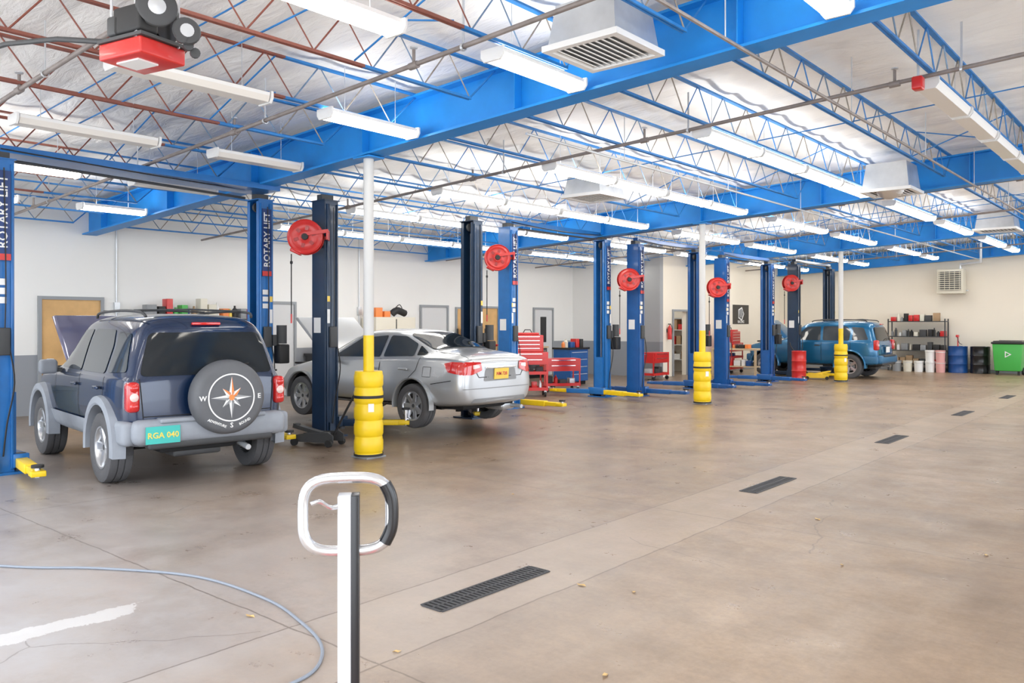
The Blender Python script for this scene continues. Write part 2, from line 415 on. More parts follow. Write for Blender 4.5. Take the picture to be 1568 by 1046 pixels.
# HVAC diffuser boxes
def hvac(x,y,s=.85,h=.42,drop=.62,duct=False):
    b=B('ceiling_air_diffuser'); z=deck(x)-drop
    b.box((x,y,z+h/2+.052),(s*.9,s*.9,h),m_galv,taper=(.86,.86))
    for q in(-1,1):
        b.bb((x-s/2,y+q*(s/2-.03)-.03,z),(x+s/2,y+q*(s/2-.03)+.03,z+.05),m_white); b.bb((x+q*(s/2-.03)-.03,y-s/2+.0605,z+.001),(x+q*(s/2-.03)+.03,y+s/2-.0605,z+.049),m_white)
    n=10
    for i in range(n):
        xx=x-s/2+.09+(s-.18)*i/(n-1); b.box((xx,y,z+.022),(.052,s-.13,.008),m_white,rot=(0,R(25),0))
    b.bb((x-s/2+.065,y-s/2+.065,z+.042),(x+s/2-.065,y+s/2-.065,z+.047),m_grey)
    if duct: b.lathe([(.22,0),(.235,.05),(.22,.1),(.235,.15),(.22,.2),(.235,.25),(.22,.3)],m_foil,Matrix.Translation((x,y,z+.1))@Matrix.Rotation(R(70),4,'X'))
    b.done()
hvac(-3.86,5.72,.74,.34,.62); hvac(-4.0,14.4,.8,.42,.72,True); hvac(-7.75,11.2,.8,.3,.62); hvac(-3.8,22.2,.9,.4,.7)
# ------------------------------------------------------------------ doors on walls
def door_left(n,y0,y1,m,h=2.08,win=False,x=XL,leafopen=False):
    b=B('door_%d'%n)
    f=.06
    b.bb((x+.001,y0-f,0),(x+.05,y0,h+f),m_frame); b.bb((x+.001,y1,0),(x+.05,y1+f,h+f),m_frame); b.bb((x+.001,y0,h),(x+.05,y1,h+f),m_frame)
    if not leafopen:
        b.bb((x+.001,y0,.01),(x+.02,y1,h),m)
        b.cyl((x+.02,y0+.09,1.0),(x+.07,y0+.09,1.0),.012,m_chrome); b.box((x+.07,y0+.13,1.0),(.015,.12,.02),m_chrome)
        b.bb((x+.02,y0+.12,.02),(x+.024,y1-.12,.2),m_galv)
        if win: b.bb((x+.015,y0+.3,1.05),(x+.025,y1-.3,1.85),m_blackg)
    b.done()
door_left(1,5.72,6.75,m_wood); door_left(2,10.15,11.05,m_doorw); door_left(3,15.05,16.0,m_doorw); door_left(4,17.15,18.1,m_wood); door_left(5,19.85,20.75,m_doorw,win=True)
door_left(6,dy0,dy1,m_doorw,h=2.02,x=BX,leafopen=True)
b=B('supply_room_shelf'); 
for z in(.4,.9,1.4,1.8): b.bb((-15.2,24.75,z),(-13.1,25.15,z+.03),m_offwhite)
for x in (-15.2,-13.13):
    for y in(24.75,25.12): b.bb((x,y,0),(x+.03,y+.03,1.83),m_offwhite)
for z in(.43,.93,1.43): 
    x=-15.1
    while x<-13.4:
        w=random.uniform(.15,.3); b.bb((x,24.8,z),(x+w,25.1,z+random.uniform(.15,.35)),random.choice([m_card,m_white,m_red,m_drumb])); x+=w+.05
b.done()
for nm,a,c_ in (('baseboard_office',(BX,dy1+.06,0),(BX+.015,Y1,.1)),('baseboard_far',(-12.6,Y1-.015,0),(2.3,Y1,.1))):
    b=B(nm); b.bb(a,c_,m_grey); b.done()
b=B('electrical_conduit')
for y in (7.05,12.95,18.72): b.cyl((XL+.02,y,1.3),(XL+.02,y,3.8),.014,m_galv); b.bb((XL+.001,y-.05,1.85),(XL+.06,y+.05,2.05),m_galv)
b.done()
# ------------------------------------------------------------------ columns
for y in COLY:
    b=B('steel_column'); x=-7.9
    b.cyl((x,y,0),(x,y,1.5),.066,m_yel,seg=24); b.cyl((x,y,1.5),(x,y,deck(x)-.64),.064,m_offwhite,seg=24); b.box((x,y,deck(x)-.635),(.3,.25,.02),m_blue); b.box((x,y,.01),(.3,.3,.02),m_grey)
    pr=[(.07,1.06),(.165,1.06),(.172,1.045)]
    z=1.045
    for k in range(5):
        pr+=[(.172,z-.02),(.180,z-.04),(.180,z-.15),(.172,z-.17),(.166,z-.185),(.172,z-.20)]; z-=.20
    pr+=[(.175,.02),(.175,.022)]
    b.lathe([(r,zz+.0) for r,zz in pr],m_yel,Matrix.Translation((x,y,0)),seg=32)
    b.lathe([(.182,.73),(.184,.73),(.184,.765),(.182,.765)],m_black,Matrix.Translation((x,y,0)),seg=32,closed=True)
    b.lathe([(.178,.022),(.182,.022),(.182,.05),(.178,.05)],m_black,Matrix.Translation((x,y,0)),seg=32,closed=True)
    b.box((x+.155,y-.09,.62),(.004,.07,.10),m_white,rot=(0,0,R(-30)))
    b.done()
# ------------------------------------------------------------------ lifts
def reel(b,x,y,z):
    ax=Vector((.72,-.69,0))
    M=frame((x,y,z),Vector((0,0,1)).cross(ax),(0,0,1))
    for q in(-.07,.07):
        g=1 if q>0 else -1
        b.lathe([(.0,q),(.07,q+.018*g),(.10,q+.002*g),(.17,q),(.19,q+.012*g),(.225,q),(.245,q+.012),(.25,q)],m_redreel,M,seg=34)
    b.lathe([(.19,-.07),(.2,-.04),(.19,0),(.2,.04),(.19,.07)],m_black,M,seg=24)
    b.lathe([(0,.11),(.045,.11),(.05,.07)],m_black,M,seg=16)
    for k in range(6):
        a=k*math.pi/3+.3; b.T=M@Matrix.Rotation(a,4,'Z'); b.box((.125,0,.078),(.06,.045,.006),m_redreel2); b.T=Matrix.Identity(4)
    b.T=M; b.box((.16,.06,.10),(.34,.05,.018),m_redreel,rot=(0,0,R(8))); b.box((.13,.0,-.10),(.36,.05,.02),m_redreel); b.box((.31,0.03,0),(.02,.14,.24),m_redreel); b.box((-.13,-.2,0),(.16,.07,.15),m_redreel,rot=(0,0,R(-25)),bev=.015)
    b.T=Matrix.Identity(4)
    p=M@Vector((-.20,-.24,0)); b.tube([p,p+Vector((0,0,-.4)),p+Vector((0,0,-.85))],.009,m_black,seg=6); b.lathe([(0,-.03),(.02,-.015),(.02,.015),(0,.03)],m_black,Matrix.Translation(p+Vector((0,0,-.12))),seg=8)
    b.cyl(p+Vector((0,0,-.85)),p+Vector((0,0,-.98)),.012,m_redreel,seg=8)
def lift(x,ya,yb,H,col,tip,xb=None,arms=((0,),(0,)),reelz=None,sign=True,over=True,pz=.12,pads=None,low=0):
    b=B('two_post_lift'); xb=x if xb is None else xb
    for k,(px,py,s) in enumerate(((x,ya,1),(xb,yb,-1))):
        w,dp=.29,.23
        b.box((px,py-s*.02,.0125),(.46,.5,.025),col)
        b.bb((px-w/2,py-s*dp/2-.008,.02),(px+w/2,py-s*dp/2+.008,H),col)
        for q in(-1,1):
            b.bb((px+q*w/2-.008,py-dp/2,.02),(px+q*w/2+.008,py+dp/2,H),col)
            b.box((px+q*(w/2-.03),py+s*(dp/2-.006),H/2),(.06,.012,H-.04),col)
            b.box((px+q*(w/2+.03),py-s*dp/4,.12),(.06,.012,.2),col)
        b.box((px+w/2+.014,py-s*.07,H/2),(.028,.05,H-.1),col,bev=.008); b.box((px+w/2+.014,py+s*.09,H/2),(.028,.03,H-.1),col,bev=.008)
        b.box((px,py,H+.006),(w+.04,dp+.04,.014),col); b.box((px,py,H+.05),(.12,.2,.09),m_dk)
        b.lathe([(.0,-.02),(.07,-.02),(.07,.02),(0,.02)],m_dk,frame((px,py+s*.05,H-.1),(0,0,1),(0,1,0)),seg=16)
        cz=pz+.38
        b.box((px,py+s*.05,cz),(.21,.2,.78),m_dk if col is m_navy else col); b.box((px,py+s*.17,pz+.02),(.42,.16,.15),col,bev=.01)
        b.cyl((px-.04,py-s*.02,.1),(px-.04,py-s*.02,H-.2),.012,m_galv,seg=6); b.cyl((px+.05,py+s*.0,.9),(px+.05,py,H-.2),.035,m_dk,seg=10)
        b.cyl((px,py+s*.02,.05),(px,py+s*.02,pz+.1),.05,m_dk,seg=10)
        b.tube([(px+w/2+.05,py-s*.0,H-.1),(px+w/2+.045,py+.02,H*.6),(px+w/2+.05,py,1.3)],.007,m_black,seg=5,sub=4)
        b.tube([(px+w/2+.05,py+.05,1.4),(px+w/2+.09,py+.09,1.0),(px+w/2+.05,py+.03,.55),(px+w/2+.03,py,.2)],.009,m_black,seg=5,sub=5)
        b.box((px+w/2+.045,py,1.45),(.05,.12,.3),m_dk,bev=.01)
        b.box((px+w/2+.031,py-s*.07,1.75),(.003,.045,.2),m_white); b.box((px+w/2+.031,py-s*.07,2.0),(.003,.045,.08),m_ypl)
        b.box((px-.02,py-s*(dp/2+.01),1.62),(.16,.003,.22),m_white) 
        for j,(dx,dyy) in enumerate(arms[k]):
            d=Vector((dx,dyy*s,0)); L=d.length; a=math.atan2(d.y,d.x); ox=px+(.15 if dx>0 else -.15)
            b.T=Matrix.Translation((ox,py+s*.18,pz))@Matrix.Rotation(a,4,'Z')
            b.cyl((0,0,-.09),(0,0,.1),.05,m_dk); 
            b.box((L*.3,0,.0),(L*.62,.12,.10),col if dx<0 or not low else tip,bev=.008); b.box((L*.68,0,0),(L*.55,.095,.075),tip,bev=.008)
            b.box((L*.95,0,-.0),(.16,.14,.06),tip,bev=.01)
            zt=.06 if not pads else pads-pz-.03
            b.cyl((L*.97,0,-.04),(L*.97,0,zt),.028,m_chrome); 
            b.cyl((L*.97,0,zt),(L*.97,0,zt+.028),.06,m_black)
            b.T=Matrix.Identity(4)
        if sign:
            ty=py; bx=px+w/2+.036
            b.box((bx,ty-.005,H-.62),(.012,.15,.98),m_sign)
            b.text('ROTARY LIFT',.135,frame((bx+.008,ty-.005,H-.58),(0,0,1),(0,-1,0)),m_white,sx=.98)
            b.box((bx+.002,ty-.005,H-1.07),(.012,.15,.07),m_redreel)
            for q in range(3): b.box((bx-.004,ty-.02,1.9+q*.1),(.006,.10,.07),m_white)
    if over:
        b.bb((min(x,xb)-.06,ya,H+.09),(max(x,xb)+.06,yb,H+.17),col); b.tube([(x+.09,ya,H+.12),(x+.09,(ya+yb)/2,H+.06),(xb+.09,yb,H+.12)],.008,m_black,seg=5,sub=5)
        b.cyl((x-.08,ya+.2,H+.03),(xb-.08,yb-.2,H+.03),.018,m_dk,seg=8)
    px,py=xb,yb
    b.cyl((px+.22,py+.22,1.35),(px+.22,py+.22,1.62),.075,m_dk,seg=16); b.box((px+.22,py+.22,1.2),(.17,.17,.28),m_black,bev=.02); b.box((px+.18,py+.13,1.4),(.06,.1,.16),m_dk)
    if reelz:
        reel(b,x+.06,ya-.38,reelz); b.box((x,ya-.2,reelz+.1),(.05,.3,.05),m_dk); b.box((x,ya-.2,reelz-.1),(.05,.3,.04),m_dk)
    b.done()
armsx=((( 1.05,.02),(-.95,.25)),((1.05,.15),(-.95,.25)))
lift(-10.15,3.19,6.75,3.44,m_lift,m_yel,xb=-10.6,arms=(((.95,-.16),(-.9,-.15)),((1.05,.12),(-.9,.05))),low=1)
lift(-9.82,7.33,10.45,3.42,m_navy,m_yel,arms=(((.75,.62),(-1.0,.55)),((.75,.62),(-1.0,.55))),reelz=2.87,sign=False,over=False,pz=.2,pads=.415)
lift(-10.4,12.1,15.35,3.5,m_lift,m_yel,arms=armsx,reelz=2.9,low=1)
lift(-9.9,15.95,18.8,3.42,m_lift2,m_lift2,arms=armsx,reelz=2.62,low=0)
lift(-9.5,19.45,22.3,3.3,m_lift2,m_lift2,arms=armsx,reelz=2.55)
lift(-9.6,24.5,27.5,3.42,m_navy,m_yel,arms=armsx,reelz=2.85,sign=False)
# ------------------------------------------------------------------ cars
def eval_mesh(o):
    dg=bpy.context.evaluated_depsgraph_get(); dg.update(); return bpy.data.meshes.new_from_object(o.evaluated_get(dg))
def prof(zb,ws,wm,zm,wb,zbelt,wr,zr,zt):
    return [(0,zb),(ws*.9,zb),(ws,zb+.08),(wm,zm),(wb,zbelt),(wb-.025,zbelt+.035),(wr,zr),(wr*.74,zt-.018),(0,zt)]
def carbody(st,cuts,crease):
    vs=[];fs=[];n=16
    for x,sh,pr in st:
        ring=pr+[(-y,z) for y,z in pr[1:-1]][::-1]
        for y,z in ring: vs.append((x+sh*max(0,z-1.0),y,z))
    for i in range(len(st)-1):
        for k in range(n):
            l=(k+1)%n; fs.append((i*n+k,i*n+l,(i+1)*n+l,(i+1)*n+k))
    for i in (0,len(st)-1):
        o=i*n
        fs.append((o,o+1,o+15)); fs.append((o+7,o+8,o+9))
        for k in range(1,7): fs.append((o+k,o+k+1,o+15-k,o+16-k))
    me=bpy.data.meshes.new('b'); me.from_pydata(vs,[],fs)
    bm=bmesh.new(); bm.from_mesh(me); bmesh.ops.recalc_face_normals(bm,faces=bm.faces[:])
    cl=bm.edges.layers.float.new('crease_edge'); bm.verts.ensure_lookup_table()
    for e in bm.edges:
        a,c_=e.verts[0].index,e.verts[1].index
        if a//n!=c_//n:
            k=a%n; k=min(k,n-k)
            if k in crease: e[cl]=crease[k]
    bm.to_mesh(me); bm.free()
    o=bpy.data.objects.new('b',me); scene.collection.objects.link(o)
    md=o.modifiers.new('s','SUBSURF'); md.levels=3; md.render_levels=3
    un=eval_mesh(o)
    bm=bmesh.new(); bm.from_mesh(un); bvh=BVHTree.FromBMesh(bm); bm.free()
    o.data=un; o.modifiers.clear(); un.materials.clear(); un.materials.append(m_white); un.materials.append(m_dark)
    cb=B('c')
    cb.mi(m_white); cb.mi(m_dark)
    for (cx,cz,r) in cuts:
        for s in(-1,1): cb.cyl((cx,s*.52,cz),(cx,s*1.3,cz),r,m_dark,seg=40)
    co=cb.done()
    bo=o.modifiers.new('b','BOOLEAN'); bo.operation='DIFFERENCE'; bo.object=co; bo.solver='EXACT'
    cut=eval_mesh(o)
    V=[v.co.copy() for v in cut.vertices]; F=[tuple(p.vertices) for p in cut.polygons]; Mi=[p.material_index for p in cut.polygons]
    bpy.data.objects.remove(o); bpy.data.objects.remove(co)
    return V,F,Mi,bvh
def rnd(poly,r,n=4):
    out=[];N=len(poly)
    for i in range(N):
        p=Vector(poly[i]);a=Vector(poly[i-1]);c_=Vector(poly[(i+1)%N])
        d1=(a-p);d2=(c_-p);q=min(r,d1.length*.45,d2.length*.45);s=p+d1.normalized()*q;e=p+d2.normalized()*q
        for k in range(n+1):
            t=k/n; out.append(tuple((1-t)**2*s+2*t*(1-t)*p+t*t*e))
    return out
def decal(b,bvh,poly,mode,m,off=.007,step=.05,sides=(1,-1)):
    for s in (sides if mode=='side' or sides!=(1,-1) else (1,)):
        bm=bmesh.new(); f=bm.faces.new([bm.verts.new((a,c_,0)) for a,c_ in poly])
        for ax in(0,1):
            lo=min(q[ax] for q in poly);hi=max(q[ax] for q in poly); v=lo+step
            while v<hi:
                pc=[0,0,0];pc[ax]=v;pn=[0,0,0];pn[ax]=1
                bmesh.ops.bisect_plane(bm,geom=bm.verts[:]+bm.edges[:]+bm.faces[:],plane_co=pc,plane_no=pn); v+=step
        bmesh.ops.triangulate(bm,faces=[f for f in bm.faces if len(f.verts)>4])
        bm.verts.index_update(); vs=[]
        for v in bm.verts:
            a,c_=v.co.x,v.co.y
            if mode=='side': o_,d=Vector((a,5*s,c_)),Vector((0,-s,0))
            elif mode=='rear': o_,d=Vector((-5,a*s,c_)),Vector((1,0,0))
            elif mode=='front': o_,d=Vector((9,a*s,c_)),Vector((-1,0,0))
            else: o_,d=Vector((a,c_*s,5)),Vector((0,0,-1))
            h=bvh.ray_cast(o_,d)[0]
            if h is None: h=bvh.find_nearest(Vector((a,.8*s,c_)) if mode=='side' else Vector((-.8 if mode=='rear' else 3,a*s,c_)))[0]
            vs.append(h-d*off)
        b.add(vs,[tuple(v.index for v in f.verts) for f in bm.faces],m); bm.free()
def seam(b,bvh,pts,mode,w=.010,m=None,off=.004,sides=(1,-1)):
    for (a,c_) in zip(pts[:-1],pts[1:]):
        a=Vector(a);c_=Vector(c_);d=(c_-a).normalized();nv=Vector((-d.y,d.x))*w/2
        decal(b,bvh,[tuple(a-nv),tuple(c_-nv),tuple(c_+nv),tuple(a+nv)],mode,m or m_seam,off=off,step=.08,sides=sides)
def wheel(b,x,y,s,Rr,W,rr,z,spokes=5,rim=None):
    rim=rim or m_alloy
    M=Matrix.Translation((x,y,z))@Matrix.Rotation(R(-90*s),4,'X'); h=W/2
    b.lathe([(rr,-h*.8),(rr+.03,-h*.95),(Rr*.9,-h),(Rr*.975,-h*.88),(Rr,-h*.6),(Rr,-h*.32),(Rr-.012,-.30*h),(Rr-.012,-.24*h),(Rr,-.22*h),(Rr,.22*h),(Rr-.012,.24*h),(Rr-.012,.30*h),(Rr,.32*h),(Rr,h*.6),(Rr*.975,h*.88),(Rr*.9,h),(rr+.03,h*.95),(rr,h*.8)],m_tire,M,seg=44,closed=True)
    b.lathe([(rr-.035,-h*.3),(rr-.03,h*.6),(rr-.012,h*.86),(rr+.006,h*.88),(rr+.006,h*.7),(rr,-h*.8)],rim,M,seg=40)
    b.lathe([(0,-.02),(rr-.03,-.02)],m_dark,M,seg=24); b.lathe([(0,.0),(rr*.62,.0),(rr*.62,-.02)],m_galv,M,seg=24)
    b.lathe([(0,h*.62),(.045,h*.62),(.06,h*.5),(.07,.02)],rim,M,seg=18); b.lathe([(0,h*.64),(.028,h*.64),(.03,h*.6)],m_dk,M,seg=12)
    T0=b.T.copy()
    for k in range(spokes):
        b.T=T0@M@Matrix.Rotation(2*math.pi*k/spokes,4,'Z')
        a0,a1=.04,rr-.015; u=.05 if spokes<7 else .036
        vs=[(a0,-.034,h*.42),(a1,-u,h*.60),(a1,u,h*.60),(a0,.034,h*.42),(a0,-.028,h*.60),(a1,-u*.8,h*.76),(a1,u*.8,h*.76),(a0,.028,h*.60)]
        b.add(vs,[(0,3,2,1),(4,5,6,7),(0,1,5,4),(1,2,6,5),(2,3,7,6),(3,0,4,7)],rim)
    b.T=T0
def flare(b,cx,cz,ra,w,yi,yo,m,a0=-8,a1=188,ys=(1,-1)):
    for s in ys:
        vs=[];fs=[];n=22
        for k in range(n+1):
            a=R(a0+(a1-a0)*k/n)
            for r,y in ((ra,yi),(ra,yo),(ra+.02,yo+.012),(ra+w*.8,yo),(ra+w,yi)):
                vs.append((cx+r*math.cos(a),s*y,cz+r*math.sin(a)))
        for k in range(n):
            for i in range(4): fs.append((k*5+i,k*5+i+1,k*5+i+6,k*5+i+5))
        for k in (0,n): fs.append(tuple(k*5+i for i in range(5)))
        b.add(vs,fs,m)
def suv(name,paint,loc,rz,spare=True,clad=m_clad):
    b=B(name)
    P=prof
    FA=2.50 if spare else 2.62; q0=.10 if spare else 0; sh=.20 if spare else .34; dz=0 if spare else -.03
    st=[(-.80+q0,sh,P(.42,.66,.73,.75,.70,1.05,.54,1.52+dz,1.60+dz)),
        (-.74+q0,sh,P(.40,.77,.815,.75,.80,1.07,.63,1.605+dz,1.70+dz)),
        (-.55+q0,sh*.6,P(.38,.82,.865,.75,.835,1.08,.66,1.645+dz,1.74+dz)),
        (0,0,P(.37,.83,.885,.75,.86,1.08,.68,1.665+dz,1.76+dz)),
        (.8,0,P(.37,.83,.885,.75,.86,1.08,.685,1.675+dz,1.77+dz)),
        (1.30,0,P(.37,.83,.885,.75,.86,1.07,.67,1.65+dz,1.735+dz)),
        (1.48,0,P(.37,.83,.885,.75,.86,1.07,.65,1.60+dz,1.67+dz)),
        (2.08,0,P(.37,.83,.88,.75,.85,1.05,.66,1.13,1.17)),
        (2.2,0,P(.37,.83,.88,.75,.84,1.04,.66,1.11,1.15)),
        (2.85,0,P(.40,.80,.86,.72,.80,.98,.62,1.05,1.08)),
        (3.14,0,P(.45,.74,.80,.70,.74,.92,.56,.98,1.00)),
        (3.22,0,P(.48,.66,.72,.70,.66,.88,.50,.92,.94))]
    V,F,Mi,bvh=carbody(st,[(0,.38,.44),(FA,.38,.44)],{4:.35,5:.4,6:.1})
    b.add(V,F,[paint if i==0 else m_dark for i in Mi])
    b.box((1.25,0,.42),(3.4,1.0,.12),m_dark); b.cyl((0,-.6,.36),(0,.6,.36),.05,m_dark); b.box((0,0,.36),(.3,.3,.22),m_dark,bev=.05)
    b.cyl((-.5,-.35,.38),(-.82,-.35,.34),.03,m_galv); b.box((-.40,.1,.42),(.5,.8,.16),m_dark,bev=.03); b.box((-.45,.1,.33),(.3,.5,.1),m_dk,bev=.03)
    for x in (0,FA):
        for s in(-1,1): wheel(b,x,s*.77,s,.365,.24,.215,.365,5,m_alloy)
    G=m_glass; GS=m_glassl
    decal(b,bvh,rnd([(1.76,1.14),(1.33,1.565+dz),(.90,1.59+dz),(.87,1.13)],.05),'side',GS)
    decal(b,bvh,rnd([(.80,1.13),(.82,1.59+dz),(.12,1.585+dz),(.0,1.42),(.02,1.13)],.05),'side',GS)
    decal(b,bvh,rnd([(-.06,1.14),(-.08,1.42),(.0,1.565+dz),(-.36,1.545+dz),(-.52,1.16)],.05),'side',GS)
    decal(b,bvh,rnd([(-.70,1.12),(.70,1.12),(.58,1.555+dz),(-.58,1.555+dz)],.07),'rear',G)
    decal(b,bvh,rnd([(-.60,1.22),(.60,1.22),(.54,1.57+dz),(-.54,1.57+dz)],.05),'front',G)
    for xs in (.84,-.02): seam(b,bvh,[(xs,1.1),(xs,.50)],'side')
    seam(b,bvh,[(1.86,1.08),(1.84,.50)],'side')
    for q in (-1,1): seam(b,bvh,[(q*.70,1.1),(q*.67,.70)],'rear')
    seam(b,bvh,[(-.67,.72),(.67,.72)],'rear',sides=(1,)) 
    for xs in (.95,.12):
        for s in(-1,1): b.box((xs,s*.893,.98),(.16,.03,.035),paint if spare else m_dk,bev=.01)
    if spare:
        decal(b,bvh,[(2.07,.40),(2.07,.62),(.42,.62),(.42,.40)],'side',clad,off=.02)
    decal(b,bvh,rnd([(-.66,.42),(-.66,.66),(-.36,.66),(-.42,.42)],.03),'side',clad,off=.02)
    for cx in (0,FA): flare(b,cx,.38,.43,.11 if spare else .06,.79,.91 if spare else .90,clad if spare else paint)
    xr=-.80+q0
    b.box((xr+.0,0,.57),(.22,1.60,.25),clad,bev=.08); b.box((xr-.03,0,.68),(.18,1.1,.05),m_dk if not spare else clad,bev=.02)
    for s in(-1,1): b.box((xr+.2,s*.81,.56),(.42,.13,.24),clad,bev=.05)
    b.box((xr,0,.45),(.16,1.3,.10),m_dk,bev=.03)
    for s in(-1,1):
        z0=.92 if spare else 1.0
        b.box((xr+.065,s*.765,z0),(.15,.125,.30),m_tail,bev=.04)
        for dz2,mm in ((.09,m_tail),(0,m_tailw),(-.09,m_tail)):
            b.lathe([(0,.012),(.032,.008),(.042,0)],mm,frame((xr-.012,s*.765,z0+dz2),(0,-1,0),(0,0,1)),seg=18)
    b.box((xr+.14,0,1.645+dz),(.04,.3,.03),m_tail,bev=.008)
    b.tube([(xr+.0,.05,1.14),(xr+.0,-.2,1.2),(xr+.03,-.42,1.22)],.008,m_black,seg=5)
    for s in(-1,1):
        b.box((1.70,s*.98,1.14),(.14,.19,.17),clad if spare else paint,bev=.04); b.box((1.72,s*.88,1.10),(.08,.1,.05),m_dk)
        b.tube([(1.22,s*.57,1.71+dz),(1.08,s*.58,1.765+dz),(.3,s*.59,1.785+dz),(-.3,s*.58,1.765+dz),(-.42,s*.56,1.715+dz)],.015,m_dk,seg=8,sub=4)
        b.box((3.18,s*.6,.82),(.08,.24,.17),m_tailw,bev=.04)
    for xs in(.95,-.1): b.tube([(xs,-.58,1.785+dz),(xs,0,1.80+dz),(xs,.58,1.785+dz)],.012,m_dk,seg=6)
    b.box((3.20,0,.55),(.2,1.5,.25),clad,bev=.05); b.box((3.21,0,.8),(.06,.8,.18),m_blackg,bev=.02)
    b.T=Matrix.Translation((2.09,0,1.17))@Matrix.Rotation(R(-38),4,'Y')
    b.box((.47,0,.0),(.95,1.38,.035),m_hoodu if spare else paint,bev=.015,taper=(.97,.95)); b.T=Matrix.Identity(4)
    b.box((2.6,0,1.07),(.8,1.15,.04),m_dark); b.cyl((2.95,-.5,1.08),(2.65,-.55,1.60),.006,m_galv)
    if spare:
        cy,cz=-.10,.89
        M=frame((xr-.04,cy,cz),(0,-1,0),(0,0,1))
        b.lathe([(0,.0),(.30,0),(.36,.02),(.38,.06),(.385,.12),(.375,.185),(.345,.225),(.31,.235),(0,.24)],m_cover,M,seg=48)
        zf=.2405
        b.lathe([(.232,zf),(.232,zf+.002),(.246,zf+.002),(.246,zf)],m_white,M,seg=48,closed=True)
        b.T=M@Matrix.Translation((0,0,zf+.001))
        for k in range(8):
            a=k*math.pi/4; L=.215 if k%2==0 else .135; w=.028
            d=Vector((math.sin(a),math.cos(a))); n_=Vector((d.y,-d.x)); t=d*L; q=d*.045
            b.add([(0,0,0),(q.x+n_.x*w,q.y+n_.y*w,0),(t.x,t.y,0)],[(0,1,2)],m_orange if k in(0,1,7) else m_white)
            b.add([(0,0,0),(t.x,t.y,0),(q.x-n_.x*w,q.y-n_.y*w,0)],[(0,1,2)],m_white if k in(0,1,7) else m_grey)
        b.lathe([(0,.002),(.03,.002)],m_orange,seg=14)
        b.T=Matrix.Identity(4)
        for t_,dx,dy in (('E',.295,0),('W',-.295,0),('S',0,-.285)): b.text(t_,.07,M@Matrix.Translation((dx,dy,zf-.008)),m_white,ext=.012)
        for t_,dx,rr_ in (('ADVENTURE',-.15,-24),('BOUND',.14,24)): b.text(t_,.036,M@Matrix.Translation((dx,-.255,zf-.004))@Matrix.Rotation(R(rr_),4,'Z'),m_white,ext=.006)
        b.box((xr+.0,cy,.92),(.14,.2,.2),m_dk)
        b.box((xr-.125,.53,.55),(.012,.33,.17),m_teal); b.text('RGA 040',.08,frame((xr-.133,.53,.545),(0,-1,0),(0,0,1)),m_ypl)
    else:
        b.box((-.84,0,.86),(.02,.33,.17),m_white); b.box((-.83,0,.98),(.04,.6,.04),paint,bev=.01)
    return b.done(loc,rz)
suv('suv',m_navycar,(-8.60,4.55,0),R(180-7.5),True)
suv('suv',m_bluecar,(-8.15,25.95,0),R(180),False,mat('suv_lower_blue',(.03,.14,.28),.4))
